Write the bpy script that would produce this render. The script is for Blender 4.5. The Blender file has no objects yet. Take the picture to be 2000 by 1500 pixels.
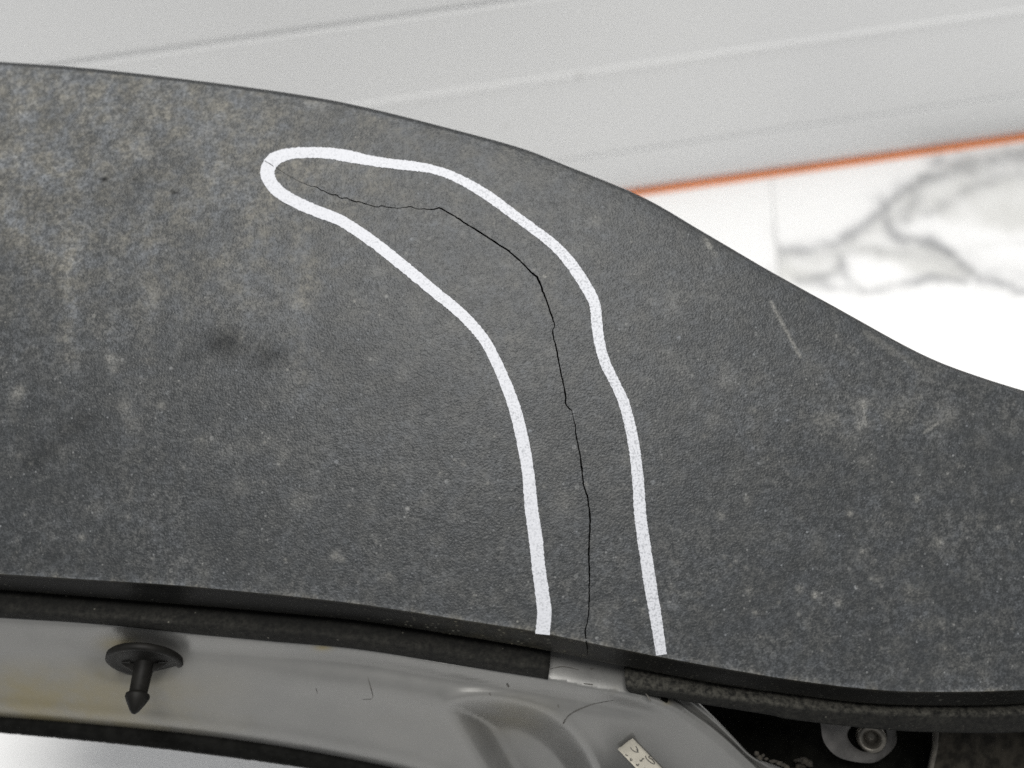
import bpy, bmesh, math, random
import numpy as np
from mathutils import Vector, Matrix, noise
from mathutils.geometry import delaunay_2d_cdt

random.seed(7); RNG = np.random.default_rng(7)
S = bpy.context.scene
COL = S.collection

# ------------------------------------------------------------------ camera
LENS, SENSOR, K = 38.6, 36.0, 36.0 / 38.6
DEP, ROLL = math.radians(55), math.radians(8.1)
CAM = np.array([0.0, -0.36, 0.62])
X0 = np.array([1.0, 0, 0]); UP0 = np.array([0, math.sin(DEP), math.cos(DEP)])
FW = np.array([0, math.cos(DEP), -math.sin(DEP)])
RT = math.cos(ROLL) * X0 - math.sin(ROLL) * UP0
UP = math.sin(ROLL) * X0 + math.cos(ROLL) * UP0
cd = bpy.data.cameras.new('camera'); cam = bpy.data.objects.new('camera', cd); COL.objects.link(cam)
cam.matrix_world = Matrix(((RT[0], UP[0], -FW[0], CAM[0]), (RT[1], UP[1], -FW[1], CAM[1]),
                           (RT[2], UP[2], -FW[2], CAM[2]), (0, 0, 0, 1)))
cd.lens, cd.sensor_width, cd.clip_start, cd.clip_end = LENS, SENSOR, 0.01, 50
cd.dof.use_dof = True; cd.dof.focus_distance = 0.402; cd.dof.aperture_fstop = 5.2
S.camera = cam

# ------------------------------------------------------------------ light
w = bpy.data.worlds.new('World'); S.world = w; w.use_nodes = True
w.node_tree.nodes['Background'].inputs[0].default_value = (0.97, 0.985, 1.0, 1)
w.node_tree.nodes['Background'].inputs[1].default_value = 0.40
def area(name, loc, target, sx, sy, power, col):
    l = bpy.data.lights.new(name, 'AREA'); l.shape = 'RECTANGLE'; l.size, l.size_y = sx, sy
    l.energy, l.color = power, col
    o = bpy.data.objects.new(name, l); COL.objects.link(o); o.location = loc
    o.rotation_euler = (Vector(target) - Vector(loc)).to_track_quat('-Z', 'Y').to_euler()
    return o
area('ceiling_light', (0.10, 0.04, 2.2), (0.05, 0.05, 0.2), 1.4, 0.7, 47, (1.0, 0.985, 0.95))
S.view_settings.view_transform = 'Standard'; S.view_settings.look = 'None'
S.view_settings.exposure = 0.0; S.view_settings.gamma = 1.0
S.cycles.use_denoising = False
S.cycles.max_bounces = 6

# ------------------------------------------------------------------ helpers
def P(u, v, d):
    u = np.asarray(u, float); v = np.asarray(v, float); d = np.asarray(d, float)
    x = (u - 1000) / 2000 * K * d; y = -(v - 750) / 2000 * K * d
    return CAM + x[..., None] * RT + y[..., None] * UP + d[..., None] * FW
def on_plane(u, v, p0, n):
    r = P(u, v, np.ones(np.shape(u))) - CAM
    t = ((np.asarray(p0) - CAM) @ n) / (r @ n)
    return CAM + r * np.asarray(t)[..., None]
def catmull(pts, n=12, closed=False):
    p = np.array(pts, float)
    if closed: p = np.vstack([p[-1], p, p[0], p[1]])
    else: p = np.vstack([2 * p[0] - p[1], p, 2 * p[-1] - p[-2]])
    out = []
    for i in range(1, len(p) - 2):
        a, b, c, d = p[i - 1], p[i], p[i + 1], p[i + 2]
        for k in range(n):
            t = k / n
            out.append(0.5 * ((2 * b) + (c - a) * t + (2 * a - 5 * b + 4 * c - d) * t * t + (3 * b - a - 3 * c + d) * t ** 3))
    if not closed: out.append(p[-2])
    return np.array(out)
def curve(pts):
    c = catmull(pts)
    return lambda u: np.interp(u, c[:, 0], c[:, 1])
def resample(poly, step):
    poly = np.array(poly, float); seg = np.linalg.norm(np.diff(poly, axis=0)[:, :2], axis=1)
    s = np.concatenate([[0], np.cumsum(seg)]); n = max(2, int(s[-1] / step) + 1)
    q = np.linspace(0, s[-1], n)
    return np.stack([np.interp(q, s, poly[:, k]) for k in range(poly.shape[1])], 1)
def inside(pts, poly):
    pts = np.asarray(pts); poly = np.asarray(poly); x, y = pts[:, 0], pts[:, 1]
    res = np.zeros(len(pts), bool)
    x1, y1 = poly[:, 0], poly[:, 1]; x2, y2 = np.roll(x1, -1), np.roll(y1, -1)
    for a, b, c, d in zip(x1, y1, x2, y2):
        if b == d: continue
        m = ((b > y) != (d > y)) & (x < (c - a) * (y - b) / (d - b) + a)
        res ^= m
    return res
def dist_poly(pts, line, closed=False):
    pts = np.asarray(pts, float); L = np.asarray(line, float)
    if closed: L = np.vstack([L, L[0]])
    best = np.full(len(pts), 1e9)
    for a, b in zip(L[:-1], L[1:]):
        ab = b - a; t = np.clip(((pts - a) @ ab) / max(ab @ ab, 1e-9), 0, 1)
        best = np.minimum(best, np.linalg.norm(pts - a - t[:, None] * ab, axis=1))
    return best
def sstep(a, b, x):
    t = np.clip((x - a) / (b - a), 0, 1); return t * t * (3 - 2 * t)
def mesh(name, verts, faces, mat=None, parent=None, smooth=True, attrs=None):
    me = bpy.data.meshes.new(name); me.from_pydata([tuple(map(float, v)) for v in verts], [], [tuple(map(int, f)) for f in faces])
    me.validate(); me.update()
    if smooth: me.polygons.foreach_set('use_smooth', [True] * len(me.polygons))
    for k, a in (attrs or {}).items():
        at = me.attributes.new(k, 'FLOAT', 'POINT'); at.data.foreach_set('value', np.asarray(a, np.float32))
    o = bpy.data.objects.new(name, me); COL.objects.link(o)
    if mat: me.materials.append(mat)
    if parent is not None:
        o.parent = parent; o.matrix_parent_inverse = Matrix.Translation(-parent.location)
    return o
def thing(name, label, cat, loc, group=None):
    o = bpy.data.objects.new(name, None); COL.objects.link(o); o.location = loc; o.empty_display_size = 0.02
    o['label'] = label; o['category'] = cat
    if group: o['group'] = group
    return o
def tag(o, label, cat, group=None):
    o['label'] = label; o['category'] = cat
    if group: o['group'] = group
    return o
def cdt(outline, interior, holes=()):
    """triangulate an outline with holes in 2-D -> pts, tris"""
    V = [Vector(p) for p in outline]; E = [(i, (i + 1) % len(outline)) for i in range(len(outline))]
    for h in holes:
        b = len(V); V += [Vector(p) for p in h]; E += [(b + i, b + (i + 1) % len(h)) for i in range(len(h))]
    V += [Vector(p) for p in interior]
    vo, eo, fo, *_ = delaunay_2d_cdt(V, E, [], 0, 1e-7)
    pts = np.array([(p.x, p.y) for p in vo]); tri = np.array([f for f in fo])
    c = pts[tri].mean(1); keep = inside(c, outline)
    for h in holes: keep &= ~inside(c, h)
    tri = tri[keep]
    a = pts[tri]; cr = (a[:, 1, 0] - a[:, 0, 0]) * (a[:, 2, 1] - a[:, 0, 1]) - (a[:, 1, 1] - a[:, 0, 1]) * (a[:, 2, 0] - a[:, 0, 0])
    tri[cr > 0] = tri[cr > 0][:, ::-1]
    used = np.unique(tri); mp = -np.ones(len(pts), int); mp[used] = np.arange(len(used))
    return pts[used], mp[tri]
def loft(rows, close=False, caps=False):
    """rows: list of (n,3) arrays -> verts, quads"""
    R = [np.asarray(r) for r in rows]; n = len(R[0]); V = np.vstack(R); F = []
    m = len(R)
    for j in range(m if close else m - 1):
        a, b = j * n, ((j + 1) % m) * n
        F += [(a + i, a + i + 1, b + i + 1, b + i) for i in range(n - 1)]
    if caps:
        F.append(tuple(j * n for j in range(m))); F.append(tuple(j * n + n - 1 for j in range(m))[::-1])
    return V, F

# ------------------------------------------------------------------ materials
class MatB:
    def __init__(s, name):
        s.m = bpy.data.materials.new(name); s.m.use_nodes = True; s.t = s.m.node_tree
        s.b = s.t.nodes['Principled BSDF']; s.co = s.t.nodes.new('ShaderNodeTexCoord').outputs['Object']
    def set(s, **k):
        for n, v in k.items():
            s.link(v, s.b.inputs[n.replace('_', ' ')])
    def link(s, v, sock):
        if hasattr(v, 'is_output'): s.t.links.new(v, sock)
        else:
            if isinstance(v, (tuple, list)) and len(v) == 3 and sock.type == 'RGBA': v = (*v, 1)
            sock.default_value = v
    def noise(s, scale, detail=3, rough=0.55, dist=0.0, co=None):
        n = s.t.nodes.new('ShaderNodeTexNoise'); s.t.links.new(co or s.co, n.inputs['Vector'])
        n.inputs['Scale'].default_value = scale; n.inputs['Detail'].default_value = detail
        n.inputs['Roughness'].default_value = rough; n.inputs['Distortion'].default_value = dist
        return n.outputs['Fac']
    def vor(s, scale, feature='F1', out='Distance', rnd=1.0):
        n = s.t.nodes.new('ShaderNodeTexVoronoi'); s.t.links.new(s.co, n.inputs['Vector']); n.feature = feature
        n.inputs['Scale'].default_value = scale; n.inputs['Randomness'].default_value = rnd
        return n.outputs[out]
    def stretch(s, sc):
        n = s.t.nodes.new('ShaderNodeMapping'); s.t.links.new(s.co, n.inputs[0]); n.inputs['Scale'].default_value = sc
        return n.outputs[0]
    def attr(s, name):
        n = s.t.nodes.new('ShaderNodeAttribute'); n.attribute_name = name; return n.outputs['Fac']
    def math(s, op, a, b=0.0, c=None, clamp=False):
        n = s.t.nodes.new('ShaderNodeMath'); n.operation = op; n.use_clamp = clamp
        s.link(a, n.inputs[0]); s.link(b, n.inputs[1])
        if c is not None: s.link(c, n.inputs[2])
        return n.outputs[0]
    def rng(s, v, a, b, c=0.0, d=1.0, smooth=True):
        n = s.t.nodes.new('ShaderNodeMapRange'); n.interpolation_type = 'SMOOTHSTEP' if smooth else 'LINEAR'
        for i, x in enumerate((v, a, b, c, d)): s.link(x, n.inputs[i])
        return n.outputs[0]
    def mix(s, f, a, b):
        n = s.t.nodes.new('ShaderNodeMix'); n.data_type = 'RGBA'
        s.link(f, n.inputs[0]); s.link(a, n.inputs[6]); s.link(b, n.inputs[7]); return n.outputs[2]
    def bump(s, h, dist, strength=1.0, prev=None):
        n = s.t.nodes.new('ShaderNodeBump'); n.inputs['Distance'].default_value = dist
        n.inputs['Strength'].default_value = strength; s.t.links.new(h, n.inputs['Height'])
        if prev is not None: s.t.links.new(prev, n.inputs['Normal'])
        return n.outputs[0]

def mat_trim(name, base, dustcol, amount, specks=0.6, bump=0.00027, rough=0.63, spec=0.36):
    m = MatB(name)
    big = m.noise(38, 4, 0.6); mid = m.noise(400, 5, 0.72); fin = m.noise(1100, 3, 0.65); gr = m.noise(1300, 2, 0.5)
    hue = m.noise(120, 3, 0.6)
    a = m.attr('dust')
    f = m.math('ADD', m.math('MULTIPLY', mid, 0.55), m.math('MULTIPLY', fin, 0.45))
    f = m.rng(f, 0.41, 0.68)
    f = m.math('MULTIPLY', f, m.math('ADD', m.math('MULTIPLY', a, 0.46), m.rng(big, 0.3, 0.75, 0.55 * amount, 1.45 * amount)))
    f = m.math('ADD', f, m.math('MULTIPLY', a, m.rng(mid, 0.3, 0.7, 0.19, 0.37)))
    v = m.vor(150); vs = m.vor(150, out='Color')
    sp = m.math('MULTIPLY', m.rng(v, 0.05, 0.19, 1.0, 0.0), m.rng(vs, 0.62, 0.9, 0.0, specks))
    v2 = m.vor(520); vs2 = m.vor(520, out='Color')
    sp2 = m.math('MULTIPLY', m.rng(v2, 0.12, 0.32, 1.0, 0.0), m.rng(vs2, 0.66, 0.92, 0.0, specks * 0.8))
    f = m.math('MAXIMUM', f, m.math('MULTIPLY', m.math('MAXIMUM', sp, sp2), m.rng(fin, 0.35, 0.6, 0.3, 1.0)))
    f = m.math('MAXIMUM', f, m.math('MULTIPLY', m.math('MULTIPLY', m.attr('speck'), 0.8), m.math('MULTIPLY', m.rng(m.vor(480), 0.14, 0.36, 1, 0), m.rng(m.vor(480, out='Color'), 0.45, 0.8))))
    mk_ = m.math('MULTIPLY', m.attr('mark'), m.rng(fin, 0.34, 0.58, 0.20, 0.62), clamp=True)
    f = m.math('MINIMUM', m.math('MAXIMUM', f, 0.0), 1.0)
    dark = m.attr('darken')
    dc = m.mix(m.math('MULTIPLY', m.rng(hue, 0.32, 0.66), m.math('ADD', 0.45, m.math('MULTIPLY', a, 1.4), clamp=True)), tuple(c * k for c, k in zip(dustcol, (0.84, 0.93, 1.14))), dustcol)
    col = m.mix(mk_, m.mix(f, base, dc), (0.36, 0.35, 0.32))
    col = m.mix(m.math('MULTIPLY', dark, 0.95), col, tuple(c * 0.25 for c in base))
    h = m.math('ADD', gr, m.math('MULTIPLY', m.noise(1500, 2, 0.5), 0.5))
    m.set(Base_Color=col, Roughness=m.rng(f, 0, 1, rough - 0.2, rough + 0.22), Specular_IOR_Level=m.math('MULTIPLY', m.math('SUBTRACT', 1.0, m.math('MULTIPLY', dark, 0.8)), spec), Normal=m.bump(h, bump))
    return m.m
TRIM = mat_trim('grained_dark_plastic', (0.0235, 0.0258, 0.0275), (0.28, 0.267, 0.233), 0.235, 0.9)
LIP = mat_trim('lip_plastic', (0.0065, 0.0065, 0.0063), (0.15, 0.135, 0.095), 0.004, 0.4, 0.00004, 0.5, 0.03)
def mat_rubber(name, base, dust, f0, bump=0.00018):
    m = MatB(name)
    n = m.noise(500, 5, 0.7); b = m.noise(60, 4, 0.6); s = m.vor(420); sc = m.vor(420, out='Color'); a = m.attr('dust')
    f = m.math('MULTIPLY', m.rng(n, 0.30, 0.74), m.math('ADD', a, m.rng(b, 0.35, 0.7, 0.1 * f0, f0)))
    sp = m.math('MULTIPLY', m.rng(s, 0.08, 0.24, 1, 0), m.rng(sc, 0.72, 0.95, 0, 1))
    f = m.math('MAXIMUM', f, m.math('MULTIPLY', sp, 0.8))
    m.set(Base_Color=m.mix(f, base, dust), Roughness=0.8, Specular_IOR_Level=0.12, Normal=m.bump(m.noise(1300, 2), bump))
    return m.m
RUB = mat_rubber('dusty_black_rubber', (0.009, 0.009, 0.0085), (0.155, 0.148, 0.125), 0.09)
def mat_silver():
    m = MatB('silver_paint')
    n = m.noise(30, 4, 0.6); st = m.noise(70, 5, 0.7, 0.6); f2 = m.noise(900, 2)
    c = m.mix(m.rng(n, 0.35, 0.7), (0.175, 0.174, 0.168), (0.21, 0.207, 0.198))
    c = m.mix(m.rng(st, 0.60, 0.75, 0, 0.30), c, (0.16, 0.15, 0.125))
    c = m.mix(m.rng(f2, 0.3, 0.7, 0, 0.2), c, (0.20, 0.20, 0.195))
    yl = m.math('MULTIPLY', m.attr('yellow'), m.rng(m.noise(55, 4, 0.65), 0.3, 0.65, 0.4, 1))  # yellow reflections mixed into the paint colour
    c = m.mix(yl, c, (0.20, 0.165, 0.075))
    c = m.mix(m.attr('darken'), c, (0.06, 0.058, 0.05))
    m.set(Base_Color=c, Metallic=0.30, Roughness=m.rng(n, 0.3, 0.7, 0.28, 0.38), Normal=m.bump(m.noise(600, 3), 0.00002))
    return m.m
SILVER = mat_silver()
def mat_paint():
    m = MatB('white_marker_paint')
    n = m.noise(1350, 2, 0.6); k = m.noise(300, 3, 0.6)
    f = m.math('MULTIPLY', m.rng(n, 0.48, 0.66), m.math('ADD', m.rng(k, 0.3, 0.7, 0.2, 0.75), m.attr('greyer')))
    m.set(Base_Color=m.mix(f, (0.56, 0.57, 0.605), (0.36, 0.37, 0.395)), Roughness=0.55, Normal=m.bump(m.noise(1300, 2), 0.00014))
    return m.m
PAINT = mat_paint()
def plain(name, col, rough=0.6, bscale=None, bdist=0.0001, var=0.25, vscale=200, **k):
    m = MatB(name); n = m.noise(vscale, 4, 0.6)
    m.set(Base_Color=m.mix(m.rng(n, 0.35, 0.65), tuple(c * (1 - var) for c in col), tuple(c * (1 + var) for c in col)), Roughness=rough, **k)
    if bscale: m.set(Normal=m.bump(m.noise(bscale, 3), bdist))
    return m.m
BLACK = plain('clip_plastic', (0.007, 0.0066, 0.0058), 0.55, 900, 0.00004, Specular_IOR_Level=0.15)
SEAL = plain('seal_rubber', (0.007, 0.007, 0.0065), 0.8, 900, 0.0001, Specular_IOR_Level=0.03)
LINER = plain('liner_plastic', (0.006, 0.006, 0.005), 0.8, 300, 0.0003, Specular_IOR_Level=0.03)
TAB = plain('tab_metal', (0.055, 0.052, 0.049), 0.6, 500, 0.0001, 0.25, 120)
BOLT = plain('bolt_metal', (0.15, 0.138, 0.118), 0.4, 700, 0.0001, 0.3, 150, Metallic=0.5)
BRKT = plain('bracket_plastic', (0.018, 0.016, 0.0125), 0.8, 500, 0.0002, 0.6, 160, Specular_IOR_Level=0.1)
PAPER = plain('paper', (0.60, 0.56, 0.47), 0.8, 300, 0.0001, 0.08, 80)
INK = plain('ink', (0.05, 0.047, 0.045), 0.6)
CRUMB = plain('crumbs', (0.028, 0.024, 0.018), 0.9, 900, 0.0002, 0.5, 300)
ORANGE = plain('orange_rubber', (0.98, 0.34, 0.11), 0.5, 300, 0.0001, 0.05, 40)
GROUT = plain('grout', (0.75, 0.75, 0.73), 0.9, 300, 0.0003, 0.1, 60)
SCR = plain('grime', (0.085, 0.08, 0.072), 0.9)
def mat_panel():
    m = MatB('grey_enamel_panel')
    n = m.noise(6, 3, 0.5); f = m.vor(26); fc = m.vor(26, out='Color')
    sp = m.math('MULTIPLY', m.rng(f, 0.03, 0.10, 1, 0), m.rng(fc, 0.72, 0.9, 0, 0.35))
    c = m.mix(m.rng(n, 0.3, 0.7), (0.79, 0.793, 0.795), (0.82, 0.823, 0.822))
    c = m.mix(sp, c, (0.3, 0.29, 0.27)); c = m.mix(m.attr('darken'), c, (0.20, 0.19, 0.18))
    m.set(Base_Color=c, Roughness=0.4, Normal=m.bump(m.noise(120, 3), 0.00006))
    return m.m
PANEL = mat_panel()
def mat_marble():
    m = MatB('white_marble')
    v = m.attr('vein'); g = m.attr('wash')
    n = m.noise(55, 5, 0.65, 0.4); n2 = m.noise(22, 5, 0.6, 0.8)
    vv = m.math('MULTIPLY', v, m.rng(n, 0.28, 0.62, 0.5, 1.25)); gg = m.math('MULTIPLY', g, m.rng(n2, 0.3, 0.65, 0.35, 1.0))
    c = m.mix(gg, (0.90, 0.90, 0.90), (0.60, 0.60, 0.58)); c = m.mix(vv, c, (0.16, 0.165, 0.18))
    m.set(Base_Color=c, Roughness=0.45, Specular_IOR_Level=0.25, Normal=m.bump(m.noise(200, 2), 0.00001))
    return m.m
MARBLE = mat_marble()

# ------------------------------------------------------------------ trim: shape data (traced outline, own depth)
TOP = curve([(-260, 108), (-120, 113), (0, 120.6), (180, 134), (405, 160), (585, 185), (720, 211), (900, 256.5), (1020, 290), (1100, 321),
             (1253, 384), (1370, 451), (1505, 530), (1640, 604.5), (1775, 679), (1865, 719), (2000, 763), (2120, 792), (2260, 812)])
FLOW = curve([(-260, 1108), (0, 1121), (175, 1132), (350, 1143.5), (525, 1160), (700, 1179.5), (900, 1210), (1044, 1233), (1150, 1255),
              (1275, 1280), (1400, 1303), (1550, 1328), (1700, 1346), (1820, 1351), (2000, 1347), (2260, 1325)])
LLOW = curve([(-260, 1136), (0, 1152), (175, 1166), (350, 1180), (525, 1195), (700, 1212), (900, 1242), (1077, 1272), (1220, 1301),
              (1400, 1335), (1550, 1356), (1700, 1374), (1850, 1378), (2000, 1374), (2260, 1352)])
def D(u, v):
    """depth of the face: leans back at the top, bulges gently"""
    x = (np.asarray(u, float) - 1000) / 2000 * K * 0.4; y = -(np.asarray(v, float) - 750) / 2000 * K * 0.4
    d = 0.400 + 0.22 * y + 0.9 * y * y + 0.42 * x * x + 0.35 * np.maximum(-x - 0.05, 0) * np.maximum(y, 0)
    e = np.asarray(v, float) - TOP(u)
    return d + 0.0016 * np.exp(-np.maximum(e, 0) / 8.0)
def B(u): return D(u, FLOW(u))

crack_a = [(517, 314, .9), (538, 327, 1.2), (560, 341, 1.0), (588, 356, 1.2), (610, 365, 1.6), (614, 364, 2.4), (622, 368, 2.4), (636, 375, 2.4),
  (650, 381, 2.6), (657, 380, 3.4), (664, 387, 2.6), (677, 387, 3.0), (690, 393, 2.8), (702, 394, 2.8), (712, 398, 2.6), (728, 402, 2.6), (738, 405, 2.4),
  (746, 402, 2.4), (760, 405, 2.4), (780, 407, 1.6), (800, 403.5, 2.4), (816, 408, 2.0), (830, 408, 2.2), (845, 409.6, 3.4), (859, 406, 4.4),
  (884, 420, 4.6), (912, 438, 4.4), (944, 458, 4.6), (966, 472, 4.6), (992, 489, 4.4), (1022, 515, 4.4), (1040, 535, 5), (1049, 541, 5.5),
  (1056, 556, 7), (1060, 568, 5.2), (1067, 586, 4), (1074, 606, 3.8), (1083, 634, 3.0), (1084, 638, 1.2), (1080, 643, 2.6), (1079, 648, 4), (1082, 662, 3.6),
  (1086, 678, 4), (1092, 710, 3.8), (1105, 772, 3.8), (1104, 790, 3.2), (1112, 798, 3.6), (1117, 802, 1.8), (1120, 818, 1.6), (1124, 832, 3),
  (1125, 850, 3.4), (1132, 884, 3.8), (1137, 920, 4.2), (1140, 950, 4.4), (1147, 970, 4.4), (1151, 994, 4.6), (1153, 1016, 4.6), (1151, 1050, 4.4),
  (1150, 1080, 4.2), (1151, 1110, 4.0), (1151, 1148, 3.6), (1150, 1200, 3.2), (1142.5, 1235, 3.4), (1144.5, 1248, 3.2)]
cr = resample(crack_a, 5.0)
cr[1:-1, :2] += RNG.normal(0, 0.35, (len(cr) - 2, 2))
tn = np.gradient(cr[:, :2], axis=0); tn /= np.linalg.norm(tn, axis=1)[:, None]
nn = np.stack([-tn[:, 1], tn[:, 0]], 1)
hw = np.minimum(cr[:, 2], 4.2 + (cr[:, 2] > 5)) * 0.38 * (1 + RNG.normal(0, 0.12, len(cr))); hw[0] = 0.2
CRACK = np.vstack([cr[:, :2] + nn * hw[:, None], (cr[:, :2] - nn * hw[:, None])[::-1]])

UU = np.arange(-260, 2261, 10.0)
# ---- dust / stain fields in face coordinates
SPOTS = [(215, 700, 9, .8), (222, 722, 7, .5), (40, 762, 10, .7), (30, 772, 12, .5), (245, 795, 14, .5), (315, 792, 9, .5), (655, 1085, 8, .8), (668, 1092, 6, .6),
  (160, 1050, 7, .7), (250, 1010, 6, .5), (1660, 1003, 5, 1), (1683, 1077, 5, 1), (1835, 1060, 8, 1), (1792, 972, 5, .9), (1590, 1165, 5, .9), (1592, 1160, 6, .7),
  (1636, 1178, 7, .8), (1475, 1197, 5, .9), (1408, 1007, 8, .6), (1462, 1152, 8, .5), (1562, 1150, 8, .6), (40, 220, 5, .9), (1240, 1172, 3, .9), (905, 905, 6, .5),
  (545, 905, 6, .6), (555, 890, 6, .5), (1385, 480, 6, .8), (1378, 470, 5, .6), (1680, 828, 10, .6), (1685, 790, 14, .45), (1850, 810, 22, .35), (605, 200, 10, .55),
  (630, 208, 14, .5), (1050, 1000, 6, .4), (1145, 945, 4, .9), (1365, 1160, 4, .6), (1840, 1215, 8, .5), (1950, 1030, 5, .6), (1915, 1010, 6, .5), (1700, 1130, 5, .5)]
STREAKS = [(135, 560, 22, 200, .5), (290, 560, 16, 170, .32), (590, 560, 22, 190, .5), (215, 600, 10, 160, .2), (350, 620, 12, 120, .2), (480, 520, 14, 160, .2), (60, 430, 60, 190, .22), (20, 300, 60, 120, .18), (430, 430, 40, 150, .12), (640, 650, 45, 90, .10),
  (255, 850, 18, 150, .16), (860, 300, 110, 80, .12), (1040, 590, 70, 60, .12), (1700, 790, 120, 60, .14), (1800, 1180, 25, 70, .16), (1250, 330, 60, 60, .08), (950, 270, 60, 40, .08)]
SCRATCH = [((1506, 590), (1562, 696), 3.2, .72), ((1376, 462), (1398, 500), 3.6, .32), ((1690, 650), (1790, 715), 6, .30), ((1805, 845), (1838, 822), 3, .5), ((1686, 785), (1690, 828), 4, .5),
           ((985, 700), (1000, 760), 3, .0)]
for _ in range(150):
    u_ = RNG.uniform(0, 2000); SPOTS.append((u_, RNG.uniform(TOP(u_) + 40, FLOW(u_) - 20), RNG.uniform(8, 20), RNG.uniform(.10, .26)))
for _ in range(260):
    u_ = RNG.uniform(0, 2000); v_ = RNG.uniform(TOP(u_) + 40, FLOW(u_) - 12)
    if RNG.random() < 0.25 + 0.75 * float(sstep(500, 1150, v_)): SPOTS.append((u_, v_, RNG.uniform(2.0, 4.5) + 3 * (RNG.random() < .08), RNG.uniform(.22, .6)))
def dust_light_field(p):
    u, v = p[:, 0], p[:, 1]
    f = 0.80 * sstep(800, 150, v) * sstep(1400, 150, u) + 0.06  # top-left dust, raised so the light gradient is in the colour too
    f += 0.05 * sstep(800, 1300, u)
    for a, b, sx, sy, k in STREAKS: f += k * np.exp(-((u - a) / sx) ** 2 - ((v - b) / sy) ** 2)
    f += 0.42 * np.exp(-((FLOW(u) - v) / 7.0) ** 2) + 0.10 * np.exp(-(FLOW(u) - v) / 30.0)
    f *= 0.72 + 0.56 * np.array([noise.noise((a / 60, b / 60, 0.3)) for a, b in p])
    return np.maximum(f, 0)
def mark_field(p):
    u, v = p[:, 0], p[:, 1]; f = np.zeros(len(p))
    for a, b, r, k in SPOTS: f += 0.75 * k * np.exp(-((u - a) ** 2 + (v - b) ** 2) / r ** 2)
    for a, b, r, k in SCRATCH: f += 0.9 * k * np.exp(-(dist_poly(p, [a, b]) / r) ** 2)
    return np.clip(f, 0, 1)
DARKS = [(440, 668, 36, 25, .62), (522, 697, 40, 24, .5), (640, 690, 60, 30, .12), (250, 900, 90, 40, .12), (760, 760, 120, 60, .08), (1500, 900, 120, 70, .10), (204, 350, 7.5, 5, 1), (262, 350, 4, 3, .8), (341, 377, 6, 3.5, .95), (336, 372, 3, 3, .8), (70, 1090, 150, 40, .15), (800, 545, 4, 3, .4)]
def stain_field(p):
    u, v = p[:, 0], p[:, 1]; f = np.zeros(len(p))
    for a, b, sx, sy, k in DARKS: f += k * np.exp(-((u - a) / sx) ** 2 - ((v - b) / sy) ** 2)
    for a, b, r, k in (((165, 820), (60, 905), 20, .32), ((420, 675), (350, 708), 10, .22), ((545, 690), (575, 672), 7, .2)):
        f += k * np.exp(-(dist_poly(p, [a, b]) / r) ** 2)
    return np.clip(f, 0, 1)

trim = thing('bumper_trim', 'large dark grey grained plastic trim with a long crack circled in white paint', 'plastic trim', tuple(P(1000., 800., 0.402)))
EDGE = 7.0
topu = np.stack([UU, TOP(UU) + EDGE], 1); botu = np.stack([UU, FLOW(UU)], 1)
outline = np.vstack([topu, botu[::-1]])
gx, gy = np.meshgrid(np.arange(-250, 2255, 10.0), np.arange(110, 1350, 10.0))
g = np.stack([gx.ravel(), gy.ravel()], 1) + RNG.uniform(-2, 2, (gx.size, 2))
g = g[(g[:, 1] > TOP(g[:, 0]) + EDGE + 5) & (g[:, 1] < FLOW(g[:, 0]) - 5)]
extra = []
for a, b, r, k in SPOTS:
    for q in range(3):
        for h in range(8): extra.append((a + math.cos(h * .785 + q) * r * (.1 + q * .65), b + math.sin(h * .785 + q) * r * (.1 + q * .65)))
for a, b, r, k in SCRATCH[:5]:
    a, b = np.array(a, float), np.array(b, float); t = (b - a) / np.linalg.norm(b - a); n_ = np.array([-t[1], t[0]])
    for s_ in np.arange(-6, np.linalg.norm(b - a) + 6, 3.0):
        for o_ in (-2, -1, 0, 1, 2): extra.append(a + t * s_ + n_ * o_ * r * .8)
for u in np.arange(-250, 2250, 8.0):
    for o_ in (4, 9, 15): extra.append((u, FLOW(u) - o_))
for a, b in ((204, 350), (262, 350), (341, 377)):
    for i in range(-3, 4):
        for j in range(-3, 4): extra.append((a + i * 3, b + j * 3))
extra = np.array(extra)
g = np.vstack([g, extra])
g = g[dist_poly(g, cr[:, :2]) > 6]
pts, tri = cdt(outline, g, [CRACK])
mesh('face', P(pts[:, 0], pts[:, 1], D(pts[:, 0], pts[:, 1])), tri, TRIM, trim, True, {'dust': dust_light_field(pts), 'darken': stain_field(pts), 'mark': mark_field(pts)})
# crack walls (broken plastic, 2.6 mm deep)
cw = np.vstack([CRACK, CRACK[:1]]); dd = D(cw[:, 0], cw[:, 1])
V, F = loft([P(cw[:, 0], cw[:, 1], dd), P(cw[:, 0], cw[:, 1], dd + 0.0026)])
mesh('crack_edge', V, F, LIP, trim, False, {'dust': np.zeros(len(V)), 'darken': np.zeros(len(V))})
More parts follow.
